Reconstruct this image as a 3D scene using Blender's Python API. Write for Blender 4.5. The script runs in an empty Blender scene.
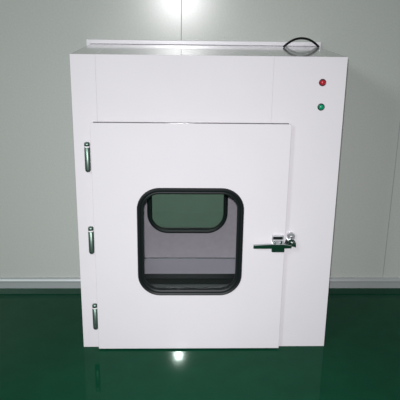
import bpy, bmesh, math
from mathutils import Vector, Matrix
C = bpy.context.scene.collection
S = bpy.context.scene

# ------------------------------------------------------------------ camera
CAM = Vector((-0.08296, -2.27683, 1.09651))
YAW, PITCH, ROLL, F = -0.03328, 0.30916, 0.01414, 623.95
def ray(R, U, Fw):
    cr, sr = math.cos(ROLL), math.sin(ROLL); R, U = cr*R - sr*U, sr*R + cr*U
    cp, sp = math.cos(PITCH), math.sin(PITCH); y, z = cp*Fw + sp*U, -sp*Fw + cp*U
    cy, sy = math.cos(YAW), math.sin(YAW)
    return Vector((cy*R - sy*y, sy*R + cy*y, z))
cam_data = bpy.data.cameras.new('camera')
cam = bpy.data.objects.new('camera', cam_data); C.objects.link(cam)
r, u, f = ray(1, 0, 0), ray(0, 1, 0), ray(0, 0, 1)
m = Matrix(((r.x, u.x, -f.x), (r.y, u.y, -f.y), (r.z, u.z, -f.z))).to_4x4()
cam.matrix_world = Matrix.Translation(CAM) @ m
cam_data.sensor_width = 36; cam_data.sensor_fit = 'HORIZONTAL'; cam_data.lens = F*36/400
S.camera = cam

# ------------------------------------------------------------------ world, lights, exposure
w = bpy.data.worlds.new('world'); S.world = w; w.use_nodes = True
w.node_tree.nodes['Background'].inputs[0].default_value = (0.88, 0.95, 0.93, 1)
w.node_tree.nodes['Background'].inputs[1].default_value = 0.13
def area(name, loc, target, size, power, color=(1, 1, 1), shape='DISK', size_y=None):
    l = bpy.data.lights.new(name, 'AREA'); l.shape = shape; l.size = size; l.energy = power; l.color = color
    if size_y: l.size_y = size_y
    o = bpy.data.objects.new(name, l); C.objects.link(o); o.location = loc
    o.rotation_euler = (Vector(target) - Vector(loc)).to_track_quat('-Z', 'Y').to_euler()
    return o
flash = area('camera_flash', (-0.090, -2.26, 1.125), (-0.06, -0.45, 0.0), 0.024, 19, (1.0, 0.985, 1.0))
flash.data.spread = math.radians(114)
area('ceiling_light', (-2.1, -3.5, 2.3), (0.1, 0, 0.5), 0.7, 38, (0.88, 1.0, 0.95), 'RECTANGLE', 0.6)
area('next_room_light', (0.0, 2.2, 2.5), (0.0, 2.2, 0), 1.2, 95, (0.95, 1.0, 0.97), 'RECTANGLE', 1.2)
S.view_settings.view_transform = 'Standard'; S.view_settings.look = 'None'
S.view_settings.gamma = 1; S.view_settings.use_curve_mapping = False
S.view_settings.exposure = -0.31

# ------------------------------------------------------------------ materials
def mat(name, col, rough=.5, metal=0, spec=.5, noise=0, scale=40, bump=0, bscale=200, coat=0, emit=None):
    mt = bpy.data.materials.new(name); mt.use_nodes = True
    nt = mt.node_tree; b = nt.nodes['Principled BSDF']
    b.inputs['Base Color'].default_value = (*col, 1); b.inputs['Roughness'].default_value = rough
    b.inputs['Metallic'].default_value = metal; b.inputs['Specular IOR Level'].default_value = spec
    b.inputs['Coat Weight'].default_value = coat; b.inputs['Coat Roughness'].default_value = .05
    tc = nt.nodes.new('ShaderNodeTexCoord')
    if noise:
        n = nt.nodes.new('ShaderNodeTexNoise'); n.inputs['Scale'].default_value = scale; n.inputs['Detail'].default_value = 4
        nt.links.new(tc.outputs['Object'], n.inputs['Vector'])
        rp = nt.nodes.new('ShaderNodeValToRGB')
        rp.color_ramp.elements[0].position = .3; rp.color_ramp.elements[1].position = .7
        rp.color_ramp.elements[0].color = (*[c*(1-noise) for c in col], 1)
        rp.color_ramp.elements[1].color = (*[min(1, c*(1+noise)) for c in col], 1)
        nt.links.new(n.outputs['Fac'], rp.inputs['Fac']); nt.links.new(rp.outputs['Color'], b.inputs['Base Color'])
    if bump:
        n = nt.nodes.new('ShaderNodeTexNoise'); n.inputs['Scale'].default_value = bscale
        nt.links.new(tc.outputs['Object'], n.inputs['Vector'])
        bp = nt.nodes.new('ShaderNodeBump'); bp.inputs['Strength'].default_value = bump; bp.inputs['Distance'].default_value = .001
        nt.links.new(n.outputs['Fac'], bp.inputs['Height']); nt.links.new(bp.outputs['Normal'], b.inputs['Normal'])
    if emit:
        b.inputs['Emission Color'].default_value = (*emit[0], 1); b.inputs['Emission Strength'].default_value = emit[1]
    return mt
M = {
 'wall': mat('grey_wall_panel', (.51, .535, .505), .24, spec=.36, noise=.04, scale=160),
 'sealant': mat('grey_sealant', (.29, .30, .30), .6),
 'floor': mat('green_epoxy', (.004, .050, .025), .05, spec=.5, noise=.08, scale=14),
 'alu': mat('baseboard_paint', (.52, .55, .56), .3, metal=.35),
 'white': mat('white_powder_coat', (.74, .71, .75), .07, spec=.5, noise=.01, scale=8),
 'flange': mat('white_flange_paint', (.86, .84, .88), .25),
 'steel': mat('brushed_stainless', (.47, .425, .475), .5, metal=.1, noise=.05, scale=60),
 'floor_next': mat('greyer_green_floor', (.052, .105, .070), .25, spec=.2, noise=.08, scale=14),  # greyer green than the near floor
 'hinge': mat('floor_tinted_hinge_chrome', (.20, .29, .245), .42, metal=.9),  # chrome with the green floor's reflection mixed into its base colour
 'liner': mat('polished_stainless', (.70, .67, .755), .35, metal=.1),
 'polish': mat('bright_polished_steel', (.62, .62, .65), .28, metal=.7),
 'chrome': mat('chrome', (.50, .55, .54), .12, metal=1),
 'rubber': mat('black_rubber', (.008, .011, .012), .4, spec=.25),
 'cable': mat('black_plastic', (.006, .006, .007), .45, spec=.2),
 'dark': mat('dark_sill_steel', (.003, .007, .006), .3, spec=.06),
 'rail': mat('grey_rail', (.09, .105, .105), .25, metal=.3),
 'red': mat('red_lens', (.50, .012, .025), .25),
 'green': mat('green_lens', (.0, .30, .14), .25),
 'redrim': mat('dark_bezel', (.05, .012, .02), .3),
 'greenrim': mat('dark_green_bezel', (.01, .045, .035), .3),
}
M['floor'].node_tree.nodes['Principled BSDF'].inputs['Specular Tint'].default_value = (.3, 1, .6, 1)
M['floor'].node_tree.nodes['Principled BSDF'].inputs['IOR'].default_value = 1.16
g = bpy.data.materials.new('clear_glass'); g.use_nodes = True; nt = g.node_tree
nt.nodes.remove(nt.nodes['Principled BSDF'])
tr = nt.nodes.new('ShaderNodeBsdfTransparent'); tr.inputs[0].default_value = (.94, .95, .95, 1)
gl = nt.nodes.new('ShaderNodeBsdfGlossy'); gl.inputs['Roughness'].default_value = .02
fr = nt.nodes.new('ShaderNodeFresnel'); fr.inputs[0].default_value = 1.45
mx = nt.nodes.new('ShaderNodeMixShader')
nt.links.new(fr.outputs[0], mx.inputs[0]); nt.links.new(tr.outputs[0], mx.inputs[1]); nt.links.new(gl.outputs[0], mx.inputs[2])
nt.links.new(mx.outputs[0], nt.nodes['Material Output'].inputs[0]); M['glass'] = g

# ------------------------------------------------------------------ mesh helpers
def obj(name, bm, material, parent=None, loc=(0, 0, 0), bevel=0, smooth=False, seg=2):
    bmesh.ops.recalc_face_normals(bm, faces=bm.faces[:])
    me = bpy.data.meshes.new(name); bm.to_mesh(me); bm.free()
    me.materials.append(M[material])
    o = bpy.data.objects.new(name, me); C.objects.link(o); o.location = loc
    if smooth:
        for p in me.polygons: p.use_smooth = True
    if bevel:
        b = o.modifiers.new('bevel', 'BEVEL'); b.width = bevel; b.segments = seg; b.limit_method = 'ANGLE'; b.angle_limit = math.radians(35)
    if parent:
        o.parent = parent
        o.matrix_parent_inverse = Matrix.Translation(parent_loc(parent)).inverted()
    return o
def parent_loc(p):
    return p.matrix_basis.translation if not p.parent else p.matrix_basis.translation + Vector((0, 0, 0))
def box(bm, x0, x1, y0, y1, z0, z1):
    v = [bm.verts.new((x, y, z)) for x in (x0, x1) for y in (y0, y1) for z in (z0, z1)]
    for q in ((0, 1, 3, 2), (4, 6, 7, 5), (0, 4, 5, 1), (2, 3, 7, 6), (0, 2, 6, 4), (1, 5, 7, 3)):
        bm.faces.new([v[i] for i in q])
    return bm
def rr(x0, x1, z0, z1, rad, n=12):
    pts = []
    for cx, cz, a0 in ((x1-rad, z1-rad, 0), (x0+rad, z1-rad, 90), (x0+rad, z0+rad, 180), (x1-rad, z0+rad, 270)):
        for i in range(n+1):
            a = math.radians(a0 + 90*i/n); pts.append((cx + rad*math.cos(a), cz + rad*math.sin(a)))
    return pts
def plate(outer, holes, y0, y1):
    """plate in the xz plane with cut-out holes"""
    bm = bmesh.new(); edges = []
    for loop in [outer] + holes:
        vs = [bm.verts.new((x, y0, z)) for x, z in loop]
        edges += [bm.edges.new((vs[i], vs[(i+1) % len(vs)])) for i in range(len(vs))]
    bmesh.ops.triangle_fill(bm, edges=edges, use_beauty=True, use_dissolve=False)
    ret = bmesh.ops.extrude_face_region(bm, geom=bm.faces[:])
    for v in [e for e in ret['geom'] if isinstance(e, bmesh.types.BMVert)]: v.co.y = y1
    return bm
def rect(x0, x1, z0, z1): return [(x0, z0), (x1, z0), (x1, z1), (x0, z1)]
def sweep_ring(path, prof):
    """path: closed xz loop; prof: closed list of (inward offset, y)"""
    bm = bmesh.new(); n = len(path); rows = []
    cen = Vector((sum(p[0] for p in path)/n, sum(p[1] for p in path)/n))
    for i in range(n):
        a, b = Vector(path[i-1]), Vector(path[(i+1) % n]); t = (b-a).normalized(); nn = Vector((-t.y, t.x))
        if nn.dot(cen - Vector(path[i])) < 0: nn = -nn
        rows.append([bm.verts.new((path[i][0] + nn.x*o, y, path[i][1] + nn.y*o)) for o, y in prof])
    k = len(prof)
    for i in range(n):
        for j in range(k):
            bm.faces.new((rows[i][j], rows[(i+1) % n][j], rows[(i+1) % n][(j+1) % k], rows[i][(j+1) % k]))
    return bm
def lathe(prof, axis='z', n=24, origin=(0, 0, 0)):
    """prof: (radius, height) pairs, capped where radius is 0"""
    bm = bmesh.new(); rows = []
    for rad, h in prof:
        row = []
        for i in range(n if rad > 0 else 1):
            a = 2*math.pi*i/n; c, s = rad*math.cos(a), rad*math.sin(a)
            p = (c, s, h) if axis == 'z' else (c, h, s)
            row.append(bm.verts.new(Vector(p) + Vector(origin)))
        rows.append(row)
    for a, b in zip(rows, rows[1:]):
        for i in range(n):
            j = (i+1) % n
            vs = [a[i % len(a)], a[j % len(a)], b[j % len(b)], b[i % len(b)]]
            u = []
            for v in vs:
                if v not in u: u.append(v)
            if len(u) > 2: bm.faces.new(u)
    return bm
def tube(pts, rad, n=10):
    bm = bmesh.new(); rows = []
    for i, p in enumerate(pts):
        t = (Vector(pts[min(i+1, len(pts)-1)]) - Vector(pts[max(i-1, 0)])).normalized()
        a = t.cross(Vector((0, 1, 0))).normalized(); b = t.cross(a).normalized()
        rows.append([bm.verts.new(Vector(p) + rad*(a*math.cos(2*math.pi*k/n) + b*math.sin(2*math.pi*k/n))) for k in range(n)])
    for a, b in zip(rows, rows[1:]):
        for k in range(n): bm.faces.new((a[k], a[(k+1) % n], b[(k+1) % n], b[k]))
    bm.faces.new(rows[0]); bm.faces.new(rows[-1])
    return bm
def extrude_x(prof, x0, x1):
    bm = bmesh.new(); a = [bm.verts.new((x0, y, z)) for y, z in prof]; b = [bm.verts.new((x1, y, z)) for y, z in prof]
    n = len(prof)
    for i in range(n): bm.faces.new((a[i], a[(i+1) % n], b[(i+1) % n], b[i]))
    bm.faces.new(a); bm.faces.new(b); return bm
def struct(o): o['kind'] = 'structure'; return o

# ------------------------------------------------------------------ setting
H, D = 0.9472, 0.4478          # cabinet height, how far it stands out from the wall
WT = 0.08                      # wall thickness
bm = bmesh.new(); box(bm, -3.2, 3.2, -3.2, 0.04, -0.05, 0)
struct(obj('floor', bm, 'floor'))
bm = bmesh.new(); box(bm, -3.2, 3.2, 0.04, 4.2, -0.05, 0)
struct(obj('floor', bm, 'floor_next'))
seams = [-0.0814, 0.7337]; pw = 0.8151
while seams[0] > -2.6: seams.insert(0, seams[0]-pw)
while seams[-1] < 2.6: seams.append(seams[-1]+pw)
bm = bmesh.new(); gp = 0.0024
ox0, ox1, oz1 = -0.402, 0.402, H+0.002   # opening the cabinet passes through
for a, b in zip(seams, seams[1:]):
    a, b = a+gp/2, b-gp/2
    cuts = [(a, b, 0.0, 2.6)]
    if b > ox0 and a < ox1:
        cuts = [(a, b, oz1, 2.6)]
        if a < ox0: cuts.append((a, ox0, 0.0, oz1))
        if b > ox1: cuts.append((ox1, b, 0.0, oz1))
    for c in cuts: box(bm, c[0], c[1], 0, WT, c[2], c[3])
struct(obj('wall_back', bm, 'wall'))
for i, x in enumerate(seams[1:-1]):
    bm = bmesh.new(); z0 = oz1 if ox0 < x < ox1 else 0
    box(bm, x-gp/2, x+gp/2, 0.0012, WT-0.002, z0, 2.6)
    struct(obj('trim_%d' % (i+1), bm, 'sealant'))
base = [(0, 0), (0, .045), (-.004, .045), (-.010, .041), (-.013, .034), (-.012, .028), (-.006, .025), (-.006, 0)]
struct(obj('baseboard_left', extrude_x(base, -3.0, -0.415), 'alu'))
struct(obj('baseboard_right', extrude_x(base, 0.415, 3.0), 'alu'))
# far wall of the room beyond the hatch
bm = bmesh.new(); box(bm, -3.2, 3.2, 4.1, 4.2, 0, 2.6); struct(obj('wall_far', bm, 'wall'))

# ------------------------------------------------------------------ pass-through cabinet
root = bpy.data.objects.new('pass_box', None); C.objects.link(root)
root.location = (0, -D/2, 0)
root['label'] = 'white metal pass-through cabinet with windowed door built into the grey wall'
root['category'] = 'cabinet'
FY = -D; BY = 0.086
sL, sR = -0.3276, 0.1863
def cab(name, args, material='white', bevel=.0016):
    bm = bmesh.new(); box(bm, *args); return obj(name, bm, material, root, bevel=bevel)
cab('side_housing', (-0.4, sL, FY, BY, 0, H), bevel=.0007)
s2 = cab('side_housing', (sR, 0.4, FY, BY, 0, H), bevel=.0007)
s2['label'] = 'wider right side housing with two indicator lamps'
cab('top_housing', (sL+.0001, sR-.0001, FY, BY, 0.66, H), bevel=.0007)
ZF = 0.0925
cab('base_housing', (sL, sR, FY, BY, 0, ZF-.004))
# inner liner
WX0, WX1, WZ0, WZ1 = -0.2156, 0.1132, 0.1985, 0.5564
cab('liner_floor', (sL+.001, sR-.001, -0.075, 0.084, ZF-.004, ZF), 'liner', .0006)
obj('liner_back', plate(rect(sL+.001, sR-.001, ZF, 0.66), [rr(WX0+.014, WX1-.014, WZ0+.014, WZ1-.014, .06)], 0.080, 0.086), 'steel', root)
cab('liner_joint', (sL+.002, sR-.002, 0.0765, 0.080, ZF, ZF+.0036), 'rail', 0)
cab('liner_side', (sL, sL+.002, FY+.002, 0.080, ZF, 0.66), 'steel', 0)
cab('liner_side', (sR-.002, sR, FY+.002, 0.080, ZF, 0.66), 'steel', 0)
cab('liner_ceiling', (sL+.002, sR-.002, FY+.002, 0.080, 0.657, 0.66), 'steel', 0)
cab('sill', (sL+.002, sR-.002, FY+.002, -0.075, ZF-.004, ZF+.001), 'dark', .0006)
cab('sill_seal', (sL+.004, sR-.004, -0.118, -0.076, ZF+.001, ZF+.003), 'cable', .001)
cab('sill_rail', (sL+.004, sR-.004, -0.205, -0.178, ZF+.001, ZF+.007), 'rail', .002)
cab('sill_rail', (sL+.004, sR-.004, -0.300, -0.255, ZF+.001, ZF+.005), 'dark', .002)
# flange where the housing meets the wall
fo, ft = 0.0150, 0.011
bm = bmesh.new()
L = [(-.4-fo, 0), (-.4-fo, H+fo), (.4+fo, H+fo), (.4+fo, 0), (.4005, 0), (.4005, H+.0005), (-.4005, H+.0005), (-.4005, 0)]
vs = [bm.verts.new((x, -ft, z)) for x, z in L]; bm.faces.new(vs)
ret = bmesh.ops.extrude_face_region(bm, geom=bm.faces[:])
for v in [e for e in ret['geom'] if isinstance(e, bmesh.types.BMVert)]: v.co.y = -0.0003
obj('wall_flange', bm, 'flange', root, bevel=.002)

def gasket(parent, y, sgn):
    """rubber ring gripping the door sheet; y is the outer face, sgn points outward"""
    pr = [(0, y), (.002, y+sgn*.005), (.006, y+sgn*.0075), (.010, y+sgn*.006), (.012, y+sgn*.0035), (.015, y+sgn*.005),
          (.019, y+sgn*.0035), (.0205, y-sgn*.004), (.0205, y-sgn*.012), (.017, y-sgn*.022), (0, y-sgn*.022), (0, y-sgn*.0185), (.0125, y-sgn*.0185), (.0125, y-sgn*.0005)]
    return obj('window_gasket', sweep_ring(rr(WX0, WX1, WZ0, WZ1, .070), pr), 'rubber', parent, smooth=False)
DX0, DX1, DZ0, DZ1 = -0.3476, 0.2447, 0.0047, 0.7528
hole = rr(WX0+.012, WX1-.012, WZ0+.012, WZ1-.012, .060)
door = obj('door', plate(rect(DX0, DX1, DZ0, DZ1), [hole], FY-.020, FY-.0135), 'white', root, bevel=.0012)
obj('door_seal', plate(rect(DX0+.008, DX1-.006, DZ0+.002, DZ1), [rect(sL+.006, sR-.006, 0.1, 0.655)], FY-.0135, FY), 'rubber', door)
gasket(door, FY-.020, -1)
gp_ = rr(WX0+.018, WX1-.018, WZ0+.018, WZ1-.018, .055)
obj('window_pane', plate(gp_, [], FY-.013, FY-.009), 'glass', door)
bdoor = obj('rear_door', plate(rect(DX0, DX1, 0.03, DZ1), [hole], BY, BY+.020), 'white', root, bevel=.0015)
gk = gasket(bdoor, BY+.020, 1)
pr = [(.0, 0.0795), (.002, .075), (.008, .073), (.016, .075), (.018, .0795)]
obj('window_gasket', sweep_ring(rr(WX0+.001, WX1-.006, WZ0+.004, WZ1, .084), pr), 'rubber', bdoor)
obj('window_pane', plate(gp_, [], BY+.009, BY+.013), 'glass', bdoor)

# hinges
def hinge(z, x, ln):
    R_ = .0086; h = ln/2
    body = [(0, -h), (R_*.6, -h+.001), (R_*.92, -h+.005), (R_, -h+.010), (R_, h-.018), (R_*.8, h-.0165), (0, h-.0165)]
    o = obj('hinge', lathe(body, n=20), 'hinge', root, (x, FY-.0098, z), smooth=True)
    cap = [(0, h-.012), (R_*.75, h-.0125), (R_, h-.012), (R_, h-.006), (R_*.8, h-.002), (0, h)]
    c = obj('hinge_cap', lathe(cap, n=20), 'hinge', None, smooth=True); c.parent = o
    c = obj('hinge_glint_ring', lathe([(0, h-.0165), (R_*.96, h-.0165), (R_*.96, h-.0125), (0, h-.0125)], n=20), 'flange', None); c.parent = o  # joint ring below the cap, its specular glint painted in as white
    k = bmesh.new(); box(k, -.001, .008, .0015, .0085, -h+.012, h-.02)
    c = obj('hinge_leaf', k, 'chrome', None); c.parent = o
for z, x, ln in ((.648, -.3598, .093), (.3825, -.3590, .092), (.1175, -.3565, .093)):
    hinge(z, x, ln)

# latch
latch = bpy.data.objects.new('latch', None); C.objects.link(latch)
latch.location = (.22, FY-.020, .375); latch.parent = root
latch.matrix_parent_inverse = Matrix.Translation(root.location).inverted()
def lt(name, bm, material='chrome', bevel=.0015, smooth=False):
    o = obj(name, bm, material, None, bevel=bevel, smooth=smooth); o.parent = latch
    o.matrix_parent_inverse = Matrix.Translation((.22, FY-.020, .375)).inverted(); return o
Y0 = FY-.020
bm = plate([(.1435, .369), (.1435, .3805), (.196, .3835), (.236, .3835), (.262, .379), (.262, .371), (.236, .370), (.205, .369)], [], Y0-.026, Y0-.016)
lt('lever', bm)
bm = plate(rect(.203, .239, .382, .406), [rect(.2065, .2355, .3925, .4015)], Y0-.010, Y0); lt('mounting_bracket', bm, 'polish')
bm = bmesh.new(); box(bm, .2065, .2355, Y0-.003, Y0-.0005, .3925, .4015); lt('bracket_slot', bm, 'dark', 0)
bm = bmesh.new(); box(bm, .201, .242, Y0-.018, Y0, .3535, .384); lt('latch_body', bm, bevel=.003)
for x in (.211, .231):
    o = lt('screw', lathe([(0, -.0145), (.0028, -.014), (.0036, -.0115), (.0036, -.009), (0, -.009)], 'y', 14, (x, Y0, .3865)), bevel=0, smooth=True)
# catch on the side housing
bm = lathe([(.0045, -.013), (.0045, -.016), (.0105, -.016), (.0125, -.013), (.0125, 0), (.0045, 0), (.0045, -.013)], 'y', 20, (.265, FY, .397)); lt('catch_eye', bm, 'polish', bevel=0)
bm = plate([(.249, .362), (.247, .374), (.252, .386), (.262, .391), (.274, .388), (.280, .378), (.281, .362), (.270, .366), (.260, .362)], [], FY-.020, FY); lt('catch_plate', bm)
bm = lathe([(0, -.026), (.005, -.0255), (.0065, -.023), (.0065, -.016), (0, -.016)], 'y', 16, (.268, FY, .378)); lt('catch_roller', bm, bevel=0, smooth=True)

# indicator lamps
for z, x, lens, rim, lab in ((.8738, .331, 'red', 'redrim', 'red indicator lamp'), (.8021, .3318, 'green', 'greenrim', 'green indicator lamp')):
    o = obj('indicator_lamp', lathe([(0, -.0085), (.004, -.0080), (.0068, -.006), (.0078, -.003), (.0078, 0), (0, 0)], 'y', 24), lens, root, (x, FY, z), smooth=True)
    o['label'] = lab
    b = obj('bezel', lathe([(.0078, 0), (.0078, -.0035), (.0092, -.004), (.0105, -.0025), (.0108, 0), (.0078, 0)], 'y', 24), rim, None, smooth=True); b.parent = o

# ------------------------------------------------------------------ black cable loop on the cabinet top
A, B = Vector((.2690, -.088, H+.0018)), Vector((.3955, -.067, H+.0018)); pts = []
n = 28
for i in range(n+1):
    t = i/n; q = A.lerp(B, t); hh = .0295*(1-abs(2*t-1)**2.1)
    pts.append((q.x, q.y, q.z+hh))
o = obj('cable_loop', tube(pts, .0037), 'cable', smooth=True)
o['label'] = 'black cable loop arching up from the right end of the white cabinet top'; o['category'] = 'cable'
